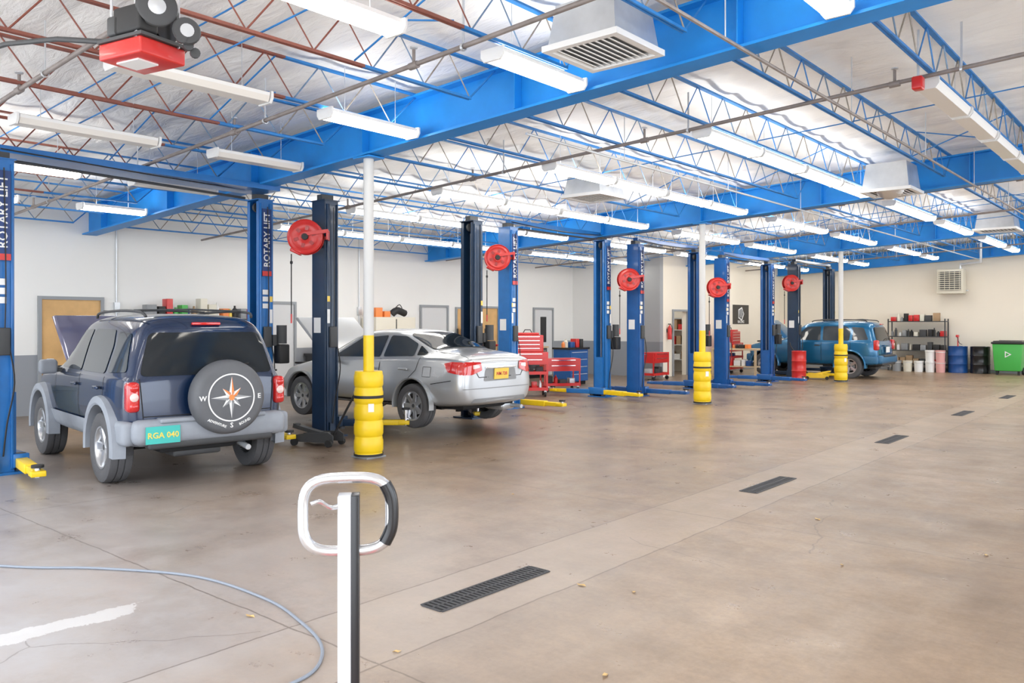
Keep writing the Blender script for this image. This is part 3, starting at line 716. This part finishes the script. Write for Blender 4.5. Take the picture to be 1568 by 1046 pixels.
def sedan(loc,rz):
    b=B('sedan'); P=prof
    st=[(-.97,.0,P(.42,.60,.66,.62,.60,.90,.48,.95,.97)),
        (-.92,.0,P(.36,.72,.78,.62,.72,.96,.56,1.03,1.055)),
        (-.72,.0,P(.33,.79,.845,.62,.78,.99,.60,1.085,1.115)),
        (-.35,.0,P(.31,.82,.87,.62,.80,1.0,.61,1.10,1.14)),
        (-.12,.0,P(.30,.82,.875,.60,.80,.99,.60,1.14,1.18)),
        (.42,.0,P(.29,.82,.88,.60,.81,.98,.56,1.36,1.415)),
        (.62,.0,P(.28,.82,.88,.60,.81,.97,.56,1.39,1.445)),
        (1.15,.0,P(.28,.82,.88,.60,.81,.95,.56,1.395,1.455)),
        (1.45,.0,P(.28,.82,.88,.58,.81,.94,.55,1.37,1.43)),
        (1.62,.0,P(.28,.82,.88,.58,.81,.93,.55,1.30,1.36)),
        (2.35,.0,P(.28,.82,.88,.58,.80,.89,.62,.98,1.02)),
        (2.5,.0,P(.28,.82,.87,.56,.79,.87,.62,.94,.98)),
        (3.15,.0,P(.28,.78,.85,.54,.74,.77,.58,.83,.86)),
        (3.5,.0,P(.30,.66,.74,.50,.62,.66,.48,.70,.72)),
        (3.6,.0,P(.34,.54,.60,.50,.50,.60,.38,.63,.64))]
    V,F,Mi,bvh=carbody(st,[(0,.34,.385),(2.7,.34,.385)],{4:.35,5:.5,6:.3,3:.15})
    b.add(V,F,[m_silver if i==0 else m_dark for i in Mi])
    b.box((1.35,0,.31),(3.2,1.0,.1),m_dark); b.box((-.3,0,.36),(.9,1.1,.14),m_dark,bev=.03); b.cyl((-.5,-.5,.30),(-.95,-.5,.28),.03,m_galv)
    b.box((-.55,-.45,.29),(.4,.3,.14),m_galv,bev=.05); b.cyl((0,-.6,.34),(0,.6,.34),.03,m_dark)
    for x in (0,2.7):
        for s in(-1,1): wheel(b,x,s*.765,s,.325,.21,.21,.325,7)
    G=m_glass
    decal(b,bvh,rnd([(2.02,.995),(1.42,1.30),(.80,1.345),(.79,1.02)],.04),'side',m_glassl)
    decal(b,bvh,rnd([(.72,1.025),(.73,1.345),(.42,1.335),(.12,1.22),(.06,1.05)],.04),'side',m_glassl)
    decal(b,bvh,rnd([(.01,1.06),(.06,1.20),(-.16,1.10),(-.14,1.07)],.02),'side',G)
    decal(b,bvh,rnd([(-.20,-.56),(-.20,.56),(.40,.50),(.40,-.50)],.06),'top',G,off=.012,step=.035)
    decal(b,bvh,rnd([(1.62,-.50),(1.62,.50),(2.28,.62),(2.28,-.62)],.06),'top',G)
    for xs in (.755,): seam(b,bvh,[(xs,1.0),(xs,.36)],'side')
    seam(b,bvh,[(-.10,1.03),(-.05,.85),(.10,.72)],'side') ; seam(b,bvh,[(.38,.42),(.40,.36)],'side')
    seam(b,bvh,[(1.92,.95),(1.95,.36)],'side'); seam(b,bvh,[(.42,.345),(2.28,.345)],'side',w=.03)
    seam(b,bvh,[(-.38,.66),(-.75,.72)],'side')
    seam(b,bvh,[(-.20,.90),(-.20,.76),(-.36,.76),(-.36,.90),(-.20,.90)],'side',w=.006,sides=(1,))
    for q in(-1,1): seam(b,bvh,[(q*.56,1.02),(q*.50,.82),(q*.46,.76)],'rear',sides=(1,))
    seam(b,bvh,[(-.46,.76),(.46,.76)],'rear',sides=(1,)); 
    seam(b,bvh,[(-.30,-.60),(-.88,-.58)],'top',sides=(1,)); seam(b,bvh,[(-.30,.60),(-.88,.58)],'top',sides=(1,)); seam(b,bvh,[(-.25,-.60),(-.25,.60)],'top',sides=(1,))
    for s in (1,-1):
        decal(b,bvh,rnd([(s*.40,.86),(s*.42,.975),(s*.70,.985),(s*.745,.90),(s*.745,.80),(s*.60,.80)],.02),'rear',m_tail,off=.012,sides=(1,))
        decal(b,bvh,rnd([(s*.45,.90),(s*.46,.935),(s*.58,.940),(s*.58,.88)],.012),'rear',m_tailw,off=.016,sides=(1,))
    decal(b,bvh,rnd([(-.90,.80),(-.90,.98),(-.74,.985),(-.60,.96),(-.68,.84)],.02),'side',m_tail,off=.010)
    decal(b,bvh,rnd([(-.36,.70),(.36,.70),(.32,.88),(-.32,.88)],.03),'rear',m_grey,off=.004,sides=(1,))
    b.box((-.985,0,.80),(.014,.31,.155),m_ypl,rot=(0,R(-4),0)); b.text('NM 728',.07,frame((-.994,0,.80),(0,-1,0),(0,0,1)),m_redreel)
    b.box((-.975,0,.895),(.03,.66,.022),m_chrome,bev=.006)
    decal(b,bvh,rnd([(-.6,.40),(.6,.40),(.55,.46),(-.55,.46)],.02),'rear',m_grey,off=.006,sides=(1,))
    seam(b,bvh,[(-.74,.60),(.74,.60)],'rear',w=.012,m=m_grey,sides=(1,))
    for xs in(.9,.02+.14):
        for s in(-1,1): b.box((xs,s*.893,.86),(.19,.028,.03),m_silver,bev=.01)
    for s in(-1,1):
        b.box((1.85,s*.96,1.0),(.12,.20,.13),m_silver,bev=.04); b.box((1.88,s*.87,.96),(.06,.1,.04),m_dk)
    for cx in (0,2.7): flare(b,cx,.34,.378,.025,.80,.878,m_silver)
    b.T=Matrix.Translation((2.4,0,1.02))@Matrix.Rotation(R(-38),4,'Y'); b.box((.5,0,0),(1.0,1.3,.03),m_silver,bev=.012,taper=(.97,.94)); b.T=Matrix.Identity(4)
    b.box((2.9,0,.84),(.85,1.1,.03),m_dark)
    return b.done(loc,rz)
sedan((-8.83,8.98,.12),R(180))
# ------------------------------------------------------------------ floor details
for i,y in enumerate((3.80,8.07,12.35,16.75,21.1,25.4)):
    b=B('floor_drain_grate'); w,l=.085,.50
    for q in(-1,1): b.bb((-3.42+q*w-.008,y-l,.0),(-3.42+q*w+.008,y+l,.006),m_grate); b.bb((-3.42-w+.009,y+q*l-.008,0),(-3.42+w-.009,y+q*l+.008,.0055),m_grate)
    b.bb((-3.42-w,y-l,.0),(-3.42+w,y+l,.002),m_dark)
    yy=y-l+.03
    while yy<y+l-.03: b.bb((-3.42-w+.009,yy,.0025),(-3.42+w-.009,yy+.018,.005),m_grate); yy+=.036
    b.bb((-3.42-.006,y-l+.01,.002),(-3.42+.006,y+l-.01,.0062),m_grate)
    b.done()
b=B('air_hose'); b.tube([(x,y,.009) for x,y in ((-9.4,1.0),(-7.6,1.35),(-6.23,1.97),(-5.66,2.38),(-5.0,2.71),(-4.28,2.76),(-3.79,2.67),(-3.45,2.55),(-3.24,2.37),(-3.18,2.18),(-3.2,1.9),(-3.3,1.5),(-3.2,.6))],.0085,m_hose,sub=8); b.done()
for x,y in ((-2.68,4.3),(-3.0,4.2),(-2.15,3.2),(-3.9,3.1),(-1.9,5.7),(-3.1,2.75),(-5.1,6.0),(-1.2,6.6),(-4.1,2.55),(-2.5,6.9)):
    b=B('dry_leaf'); a=random.uniform(0,6); s=random.uniform(.02,.035)
    b.T=Matrix.Translation((x,y,.0))@Matrix.Rotation(a,4,'Z')
    b.add([(-s,0,.001),(-s*.3,s*.5,.008),(s*.5,s*.4,.006),(s*1.1,0,.012),(s*.4,-s*.5,.004),(-s*.4,-s*.4,.01),(0,0,.003)],[(0,1,6),(1,2,6),(2,3,6),(3,4,6),(4,5,6),(5,0,6)],m_leaf)
    b.done()
# ------------------------------------------------------------------ pallet jack handle (foreground)
b=B('pallet_jack'); 
lp=[]
for a in range(0,360,10):
    t=R(a); e=.56
    cx=.116*(abs(math.cos(t))**e)*(1 if math.cos(t)>=0 else -1); cz=.099*(abs(math.sin(t))**e)*(1 if math.sin(t)>=0 else -1)
    lp.append((cx,0,1.135+cz))
m_hand=mat('handle_satin_chrome',(.66,.67,.69),.2,metal=.75,coat=.3)
m_stem=mat('stem_white_paint',(.56,.57,.59),.3)
b.tube(lp,.0150,m_hand,seg=14,closed=True)
b.tube([(.100,.0,1.055),(.116,.0,1.09),(.120,.0,1.135),(.116,.0,1.18),(.100,0,1.215)],.0175,m_blackg,seg=12,sub=4)
b.box((-.006,0,.67),(.036,.05,1.04),m_stem,bev=.004); b.box((.022,0,.67),(.022,.052,1.04),m_blackg,bev=.003)
b.tube([(-.01,-.005,1.165),(-.04,-.02,1.158),(-.07,-.03,1.178),(-.092,-.035,1.172)],.012,m_hand,seg=8,flat=.5,sub=3)
b.box((0,0,.14),(.2,.2,.12),m_redreel,bev=.02); b.cyl((0,0,.18),(0,0,.42),.05,m_redreel); 
for s in(-1,1):
    b.lathe([(0,-.03),(.085,-.03),(.09,0),(.085,.03),(0,.03)],m_black,frame((s*.07,.05,.09),(0,0,1),(0,1,0)),seg=24)
    b.box((s*.2,-.72,.075),(.15,1.15,.05),m_redreel,bev=.01); b.lathe([(0,-.04),(.035,-.04),(.035,.04),(0,.04)],m_white,frame((s*.2,-1.15,.036),(0,0,1),(0,1,0)),seg=16)
b.box((0,-.14,.12),(.54,.06,.3),m_redreel,bev=.02)
b.done((-1.768,1.392,0),R(40.4+8))
# ------------------------------------------------------------------ garage door opener
b=B('garage_door_opener'); ox,oy,oz=-4.9,2.35,3.22
b.T=Matrix.Translation((ox,oy,oz))@Matrix.Rotation(R(12),4,'Z')
b.box((-.05,0,.06),(.38,.32,.10),m_redreel,bev=.012); b.box((-.07,-.02,.006),(.20,.14,.010),m_white)
b.box((-.04,0,.120),(.40,.34,.02),m_dk)
b.cyl((-.17,.06,.24),(.10,.06,.24),.10,m_blackg,seg=22); b.cyl((-.20,.06,.24),(-.17,.06,.24),.07,m_dk,seg=16)
for k in range(7): b.lathe([(.1,-.004),(.108,-.004),(.108,.004),(.1,.004)],m_dk,frame((-.14+.035*k,.06,.24),(0,1,0),(0,0,1)),seg=22,closed=True)
b.box((.02,-.1,.22),(.24,.14,.16),m_black,bev=.02); b.box((-.1,-.12,.2),(.12,.1,.12),m_dk,bev=.02)
b.lathe([(0,-.02),(.10,-.02),(.115,-.012),(.10,0),(.115,.012),(.10,.02),(0,.02)],m_dk,frame((.18,-.08,.29),(.6,1,0),(0,0,1)),seg=30)
b.lathe([(0,-.025),(.04,-.025),(.05,-.02),(.05,.02),(0,.025)],m_galv,frame((.18,-.08,.29),(.6,1,0),(0,0,1)),seg=20)
b.lathe([(0,-.015),(.075,-.015),(.082,0),(.075,.015),(0,.015)],m_dk,frame((.28,.05,.17),(.6,1,0),(0,0,1)),seg=22)
b.lathe([(0,-.02),(.035,-.02),(.04,.02),(0,.02)],m_galv,frame((.28,.05,.17),(.6,1,0),(0,0,1)),seg=16)
for k in range(3): b.lathe([(0,-.012),(.03,-.012),(.03,.012),(0,.012)],m_dk,frame((.27,.12-.05*k,.06+.03*k),(.6,1,0),(0,0,1)),seg=12)
b.tube([(.1,0,.34),(.18,.0,.42),(.12,.1,.5),(0,.1,.46)],.012,m_black,sub=4,seg=6)
b.T=Matrix.Identity(4)
for dx,dy in ((-.2,-.13),(.12,-.13),(-.2,.13),(.12,.13)): b.bb((ox+dx-.015,oy+dy-.003,oz+.1),(ox+dx+.015,oy+dy+.003,deck(ox)-.08),m_galv)
b.tube([(ox-.3,oy+.05,oz+.2),(ox-1.3,oy-.35,oz+.32),(ox-3.2,oy-.9,oz+.15)],.018,m_dk,sub=3); b.cyl((ox-3.2,oy-.9,oz+.15),(ox-3.2,oy-.9,deck(ox-3.2)-.08),.01,m_galv)
b.done()
b=B('garage_door_shaft'); b.cyl((-9,1.2,3.55),(-4.3,1.2,3.75),.018,m_galv); 
for x in(-8.9,-6.4,-4.4): b.cyl((x,1.2,3.55+.0426*(x+9)),(x,1.2,deck(x)-.08),.01,m_galv)
b.done()
# ------------------------------------------------------------------ shop furniture
def goods(b,x0,x1,y0,y1,z,hmax=.3,axis='y',n=None,pal=None):
    pal=pal or [m_white,m_red,m_card,m_drumb,m_black,m_ypl,m_green,m_grey,m_cream,m_orange]
    t=(y0 if axis=='y' else x0)+.03; end=(y1 if axis=='y' else x1)
    while t<end-.1:
        w=random.uniform(.07,.24); h=random.uniform(.45*hmax,hmax); m=random.choice(pal)
        if t+w>end: break
        if axis=='y': c_=((x0+x1)/2+random.uniform(-.03,.03),t+w/2)
        else: c_=(t+w/2,(y0+y1)/2+random.uniform(-.03,.03))
        if w<.13: 
            r=w/2; b.lathe([(0,0),(r,0),(r,h*.7),(r*.4,h*.85),(r*.4,h),(0,h)],m,Matrix.Translation((c_[0],c_[1],z)),seg=12)
        else: b.box((c_[0],c_[1],z+h/2),(w*.9 if axis=='x' else .2,w*.9 if axis=='y' else .2,h),m,bev=.008)
        t+=w+random.uniform(.0,.04)
def bench(name,x0,x1,y0,y1,h,mt,mb,g=True,gh=.3):
    b=B(name)
    b.bb((x0,y0,h-.05),(x1,y1,h),mt)
    b.bb((x0+.03,y0+.03,.1),(x1-.04,y1-.03,h-.05),mb)
    b.bb((x0+.06,y0+.06,.0),(x1-.1,y1-.06,.1),m_dark)
    nD=max(1,int((y1-y0)/.6)); 
    for i in range(nD):
        a=y0+.05+(y1-y0-.1)*i/nD; e=y0+.05+(y1-y0-.1)*(i+1)/nD
        nr=4
        for k in range(nr):
            za=.13+(h-.22)*k/nr; zb=.13+(h-.22)*(k+1)/nr
            b.bb((x1-.045,a+.01,za+.01),(x1-.025,e-.01,zb-.01),mb); b.bb((x1-.025,a+.06,zb-.045),(x1-.01,e-.06,zb-.03),m_galv)
    if g: goods(b,x0+.1,x1-.1,y0,y1,h,gh)
    b.done()
def rack(name,x0,x1,y0,y1,h,levels,mt,axis,hm=.3,pal=None):
    b=B(name)
    for x in (x0,x1):
        for y in (y0,y1): b.bb((x-.018,y-.018,0),(x+.018,y+.018,h),mt)
    for i,z in enumerate(levels):
        b.bb((x0-.018,y0-.018,z-.03),(x1+.018,y1+.018,z),mt); goods(b,x0,x1,y0,y1,z,hm,axis,pal=pal)
    b.done()
bench('storage_cabinet',-15.95,-15.35,7.4,10.0,1.74,m_dk,m_grey,gh=.42)
bench('workbench',-15.95,-15.2,11.3,12.8,.95,m_dk,m_dk,gh=.45)
b=B('tall_cabinet'); b.bb((-15.95,13.0,.05),(-15.4,14.3,1.8),m_cream,bev=.01); b.bb((-15.9,13.05,0),(-15.45,14.25,.05),m_dark); b.bb((-15.4,13.64,.1),(-15.385,13.66,1.75),m_dk)
for y in(13.55,13.75): b.bb((-15.4,y-.01,.9),(-15.37,y+.01,1.05),m_chrome)
goods(b,-15.9,-15.5,13.0,13.65,1.8,.3,pal=[m_orange,m_card,m_ypl,m_cream]); 
b.tube([(-15.65,13.72,1.88),(-15.6,13.85,1.97),(-15.65,14.15,1.9)],.09,m_black,seg=10,sub=4); b.tube([(-15.65,13.75,1.95),(-15.62,13.95,2.12),(-15.65,14.1,1.95)],.012,m_dk,seg=6,sub=4); b.done()
rack('wire_rack',-15.85,-15.45,16.3,17.0,1.5,(.3,.8,1.3),m_dk,'y',.3)
bench('tool_chest',-13.4,-12.8,17.4,18.3,1.0,m_blackg,m_lift2)
bench('workbench',-15.95,-15.3,18.85,19.7,.95,m_woodl,m_dk,gh=.4)
b=B('pegboard'); b.bb((-15.999,16.35,1.2),(-15.95,17.0,2.1),m_frame); b.bb((-15.95,16.4,1.25),(-15.94,16.95,2.05),m_wood); b.done()
b=B('trash_bin'); b.lathe([(0,0),(.25,0),(.27,.02),(.31,.72),(.335,.74),(.335,.80),(.31,.80),(.30,.76),(.24,.05),(0,.05)],m_dgreen,seg=28); b.lathe([(.26,.3),(.29,.31),(.29,.33),(.27,.34)],m_dgreen,seg=28)
for s in(-1,1): b.box((s*.335,0,.70),(.05,.12,.03),m_dgreen,bev=.01)
b.done((-12.75,3.75,0))
def toolcart(loc,rz,h=.95,top=True):
    b=B('tool_cart')
    for sx in(-1,1):
        for sy in(-1,1):
            b.lathe([(0,-.02),(.055,-.02),(.06,0),(.055,.02),(0,.02)],m_black,frame((sx*.22,sy*.38,.06),(1,0,0),(0,0,1)),seg=16); b.box((sx*.22,sy*.38,.12),(.05,.05,.04),m_galv)
            b.bb((sx*.24-.015,sy*.42-.015,.13),(sx*.24+.015,sy*.42+.015,h),m_red)
    for z in (.14,.5): b.bb((-.26,-.44,z),(.26,.44,z+.02),m_red); 
    for z in (.14,.5):
        for q in(-1,1): b.bb((q*.255-.006,-.44,z),(q*.255+.006,.44,z+.07),m_red); b.bb((-.26,q*.435-.006,z),(.26,q*.435+.006,z+.07),m_red)
    b.bb((-.26,-.44,h-.28),(.26,.44,h),m_red)
    for k in range(2): b.bb((.26,-.4,h-.26+.13*k),(.275,.4,h-.15+.13*k),m_red); b.bb((.275,-.3,h-.175+.13*k),(.29,.3,h-.16+.13*k),m_chrome)
    b.tube([(.1,-.44,h-.1),(.1,-.55,h-.05),(-.1,-.55,h-.05),(-.1,-.44,h-.1)],.012,m_chrome,seg=6)
    goods(b,-.2,.2,-.4,.4,.16,.25,pal=[m_black,m_dk,m_red,m_galv]); goods(b,-.2,.2,-.4,.4,.52,.15,pal=[m_black,m_dk,m_drumb])
    if top:
        b.bb((-.2,-.34,h),(.2,.34,h+.38),m_red,bev=.01)
        for k in range(4): b.bb((.2,-.31,h+.02+.088*k),(.212,.31,h+.10+.088*k),m_red); b.bb((.212,-.25,h+.078+.088*k),(.224,.25,h+.09+.088*k),m_chrome)
        b.box((0,0,h+.41),(.34,.5,.05),m_red,bev=.02); b.tube([(0,-.1,h+.43),(0,-.06,h+.5),(0,.06,h+.5),(0,.1,h+.43)],.012,m_black,seg=6)
    b.done(loc,rz)
toolcart((-11.75,14.35,0),R(-45),1.0); toolcart((-12.0,15.9,0),R(-35),.8,False); toolcart((-12.35,20.9,0),R(0),.8,False); toolcart((-12.1,25.4,0),R(0),1.0,True)
def drum(name,x,y,m,h=.88,r=.29,lid=None):
    b=B(name); pr=[(0,.0),(r,0),(r+.006,.01),(r,.02)]
    for z in (h*.33,h*.66): pr+=[(r,z-.02),(r+.012,z),(r,z+.02)]
    pr+=[(r,h-.02),(r+.006,h-.01),(r,h),(r-.02,h),(r-.02,h-.012),(0,h-.012)]
    b.lathe(pr,m,seg=28); b.lathe([(0,0),(.03,0),(.03,.015),(0,.015)],lid or m_galv,Matrix.Translation((r*.6,0,h-.012)),seg=12)
    b.done((x,y,0))
drum('oil_drum',-6.38,30.5,m_drumb); drum('oil_drum',-5.72,30.5,m_blackg); drum('oil_drum',-9.0,23.35,m_red,.85,.2)
b=B('drum_pump'); b.cyl((-6.38,30.5,.869),(-6.38,30.5,1.25),.02,m_red); b.box((-6.38,30.45,1.22),(.08,.16,.08),m_red,bev=.01); b.tube([(-6.38,30.37,1.2),(-6.3,30.3,1.0),(-6.2,30.22,.95)],.01,m_black,sub=3); b.done()
for x,m in ((-7.15,m_white),(-6.83,m_pink),(-7.5,m_white),(-7.85,m_cream),(-8.2,m_grey)):
    b=B('paint_pail'); 
    for k in range(2 if x>-7.3 else 1):
        b.lathe([(0,0),(.135,0),(.15,.33),(.156,.33),(.156,.37),(0,.37)],m,Matrix.Translation((0,0,.37*k)),seg=20)
        b.lathe([(.152,.30),(.16,.31),(.152,.32)],m_white,Matrix.Translation((0,0,.37*k)),seg=20)
    b.done((x,30.15,0))
rack('storage_rack',-8.55,-6.75,30.4,30.85,1.8,(.25,.72,1.2,1.72),m_dk,'x',.3,pal=[m_card,m_black,m_grey,m_white,m_red,m_dk,m_cream])
b=B('wheeled_bin'); b.box((0,0,.56),(.72,.62,.86),m_green,taper=(1.15,1.15),bev=.03); b.box((0,0,1.02),(.9,.78,.07),m_black,bev=.03); b.box((0,-.0,1.06),(.8,.66,.05),m_blackg,bev=.02)
for s in(-1,1): b.lathe([(0,-.03),(.11,-.03),(.12,0),(.11,.03),(0,.03)],m_black,frame((s*.36,.2,.12),(0,0,1),(0,1,0)),seg=20); b.box((s*.3,-.22,.08),(.06,.08,.16),m_black)
b.lathe([(.07,0),(.10,.003),(.12,0)],m_white,frame((0,-.352,.66),(1,0,0),(0,0,1)),seg=3); b.tube([(-.35,.36,1.05),(-.35,.44,1.08),(.35,.44,1.08),(.35,.36,1.05)],.018,m_black); b.done((-4.85,30.2,0))
b=B('unit_heater'); hx,hz=-6.62,3.05
b.box((hx,30.72,hz),(.80,.5,.82),m_cream,bev=.02); b.box((hx,30.46,hz+.02),(.66,.02,.62),m_dk)
for k in range(9): b.box((hx,30.44,hz-.27+.07*k),(.66,.05,.012),m_cream,rot=(R(30),0,0))
for k in range(5): b.bb((hx-.3+.15*k-.006,30.42,hz-.3),(hx-.3+.15*k+.006,30.44,hz+.33),m_cream)
b.bb((hx-.45,30.9,hz-.32),(hx+.45,30.999,hz-.28),m_galv); b.bb((hx-.3,30.9,hz-.3),(hx+.3,30.999,hz+.3),m_galv); b.done()
b=B('vent_pipe'); b.tube([(hx+.3,30.6,hz+.42),(hx+.3,30.6,3.6),(hx+.9,30.6,3.66),(hx+.9,30.6,deck(hx+.9)-.04)],.05,m_galv); b.done()
b=B('wall_banner'); b.bb((BX+.001,26.85,1.62),(BX+.01,28.15,2.30),m_blackg); 
b.lathe([(.20,0),(.24,.004),(.26,0)],m_white,frame((BX+.012,27.5,1.98),(0,1,0),(0,0,1)),seg=5); b.prism([(27.4,1.85),(27.6,1.85),(27.68,2.1),(27.5,2.16),(27.32,2.1)],BX+.008,BX+.016,m_grey,axis='x')
b.text('RACING',.14,frame((BX+.012,27.5,1.70),(0,1,0),(0,0,1)),m_white); b.done()
b=B('fire_extinguisher'); b.lathe([(0,0),(.06,0),(.065,.02),(.065,.34),(.04,.40),(.02,.42),(.02,.45),(0,.45)],m_red,seg=18); b.box((0,0,.47),(.03,.12,.03),m_black); b.tube([(0,.06,.46),(.03,.10,.35),(.02,.09,.15)],.012,m_black,sub=3); b.box((-.065,0,.27),(.045,.1,.1),m_dk); b.done((BX+.088,22.3,1.15))
b=B('work_table'); b.bb((-11.9,23.6,.82),(-10.4,24.25,.87),m_woodl)
for x in(-11.85,-10.45):
    for y in(23.65,24.2): b.bb((x-.03,y-.03,0),(x+.03,y+.03,.82),m_woodl)
b.bb((-11.85,23.65,.3),(-10.45,24.2,.33),m_woodl); goods(b,-11.8,-10.5,23.7,24.1,.87,.22,'x'); goods(b,-11.8,-10.5,23.7,24.1,.33,.3,'x'); b.done()
def floorjack(loc,rz,m):
    b=B('floor_jack')
    for s in(-1,1):
        b.prism([(-.32,.05),(.32,.05),(.32,.13),(.1,.17),(-.25,.19),(-.32,.15)],s*.13-.008,s*.13+.008,m)
        for x in(-.27,.27): b.lathe([(0,-.02),(.05,-.02),(.05,.02),(0,.02)],m_black,frame((x,s*.16,.05),(1,0,0),(0,0,1)),seg=16)
    b.box((.0,0,.12),(.3,.2,.1),m,bev=.02); b.box((.15,0,.2),(.45,.1,.05),m,rot=(0,R(-12),0)); b.cyl((.34,0,.22),(.34,0,.28),.05,m_dk); b.tube([(-.25,0,.15),(-.45,0,.5),(-.75,0,1.0)],.016,m_black); b.cyl((-.75,0,1.0),(-.76,-.0,1.08),.02,m_black); b.done(loc,rz)
floorjack((-8.75,24.1,0),R(20),m_yel); floorjack((-9.2,6.75,0),R(200),m_dk)
b=B('parts_stand'); b.bb((-12.6,7.3,.85),(-11.9,7.9,.88),m_dk); 
for x in(-12.55,-11.95):
    for y in(7.35,7.85): b.bb((x-.015,y-.015,0),(x+.015,y+.015,.85),m_dk)
b.bb((-12.6,7.3,.4),(-11.9,7.9,.43),m_dk); goods(b,-12.5,-12.0,7.3,7.9,.88,.3); goods(b,-12.5,-12.0,7.3,7.9,.43,.3); b.done()
b=B('oil_drain_caddy'); b.lathe([(0,.05),(.2,.05),(.22,.1),(.22,.5),(.18,.56),(.03,.58),(.03,1.1),(.06,1.12),(.2,1.2),(.21,1.2),(.06,1.1),(.03,1.08)],m_red,seg=24)
for k in range(4): b.lathe([(0,-.015),(.03,-.015),(.03,.015),(0,.015)],m_black,frame((.17*math.cos(k*1.57),.17*math.sin(k*1.57),.03),(1,0,0),(0,0,1)),seg=10)
b.done((-11.6,12.9,0))
b=B('red_alarm_horn'); b.box((-2.15,8.62,3.98),(.1,.12,.13),m_red,bev=.02); b.cyl((-2.15,8.62,4.04),(-2.15,8.62,4.5),.012,m_galv); b.done()
# ------------------------------------------------------------------ lighting
w=bpy.data.worlds.new('w'); scene.world=w; w.use_nodes=True; bg=w.node_tree.nodes['Background']
bg.inputs[0].default_value=(.86,.92,1.0,1); bg.inputs[1].default_value=4.5
# ------------------------------------------------------------------ camera
cd=bpy.data.cameras.new('camera'); cam=bpy.data.objects.new('camera',cd); scene.collection.objects.link(cam)
cam.location=(0,0,1.65); cam.rotation_euler=(R(90),0,R(40.4)); cd.sensor_width=36; cd.lens=28.77; cd.shift_y=-.0179; cd.clip_end=200
scene.camera=cam
scene.view_settings.view_transform='Standard'; scene.view_settings.exposure=0.2
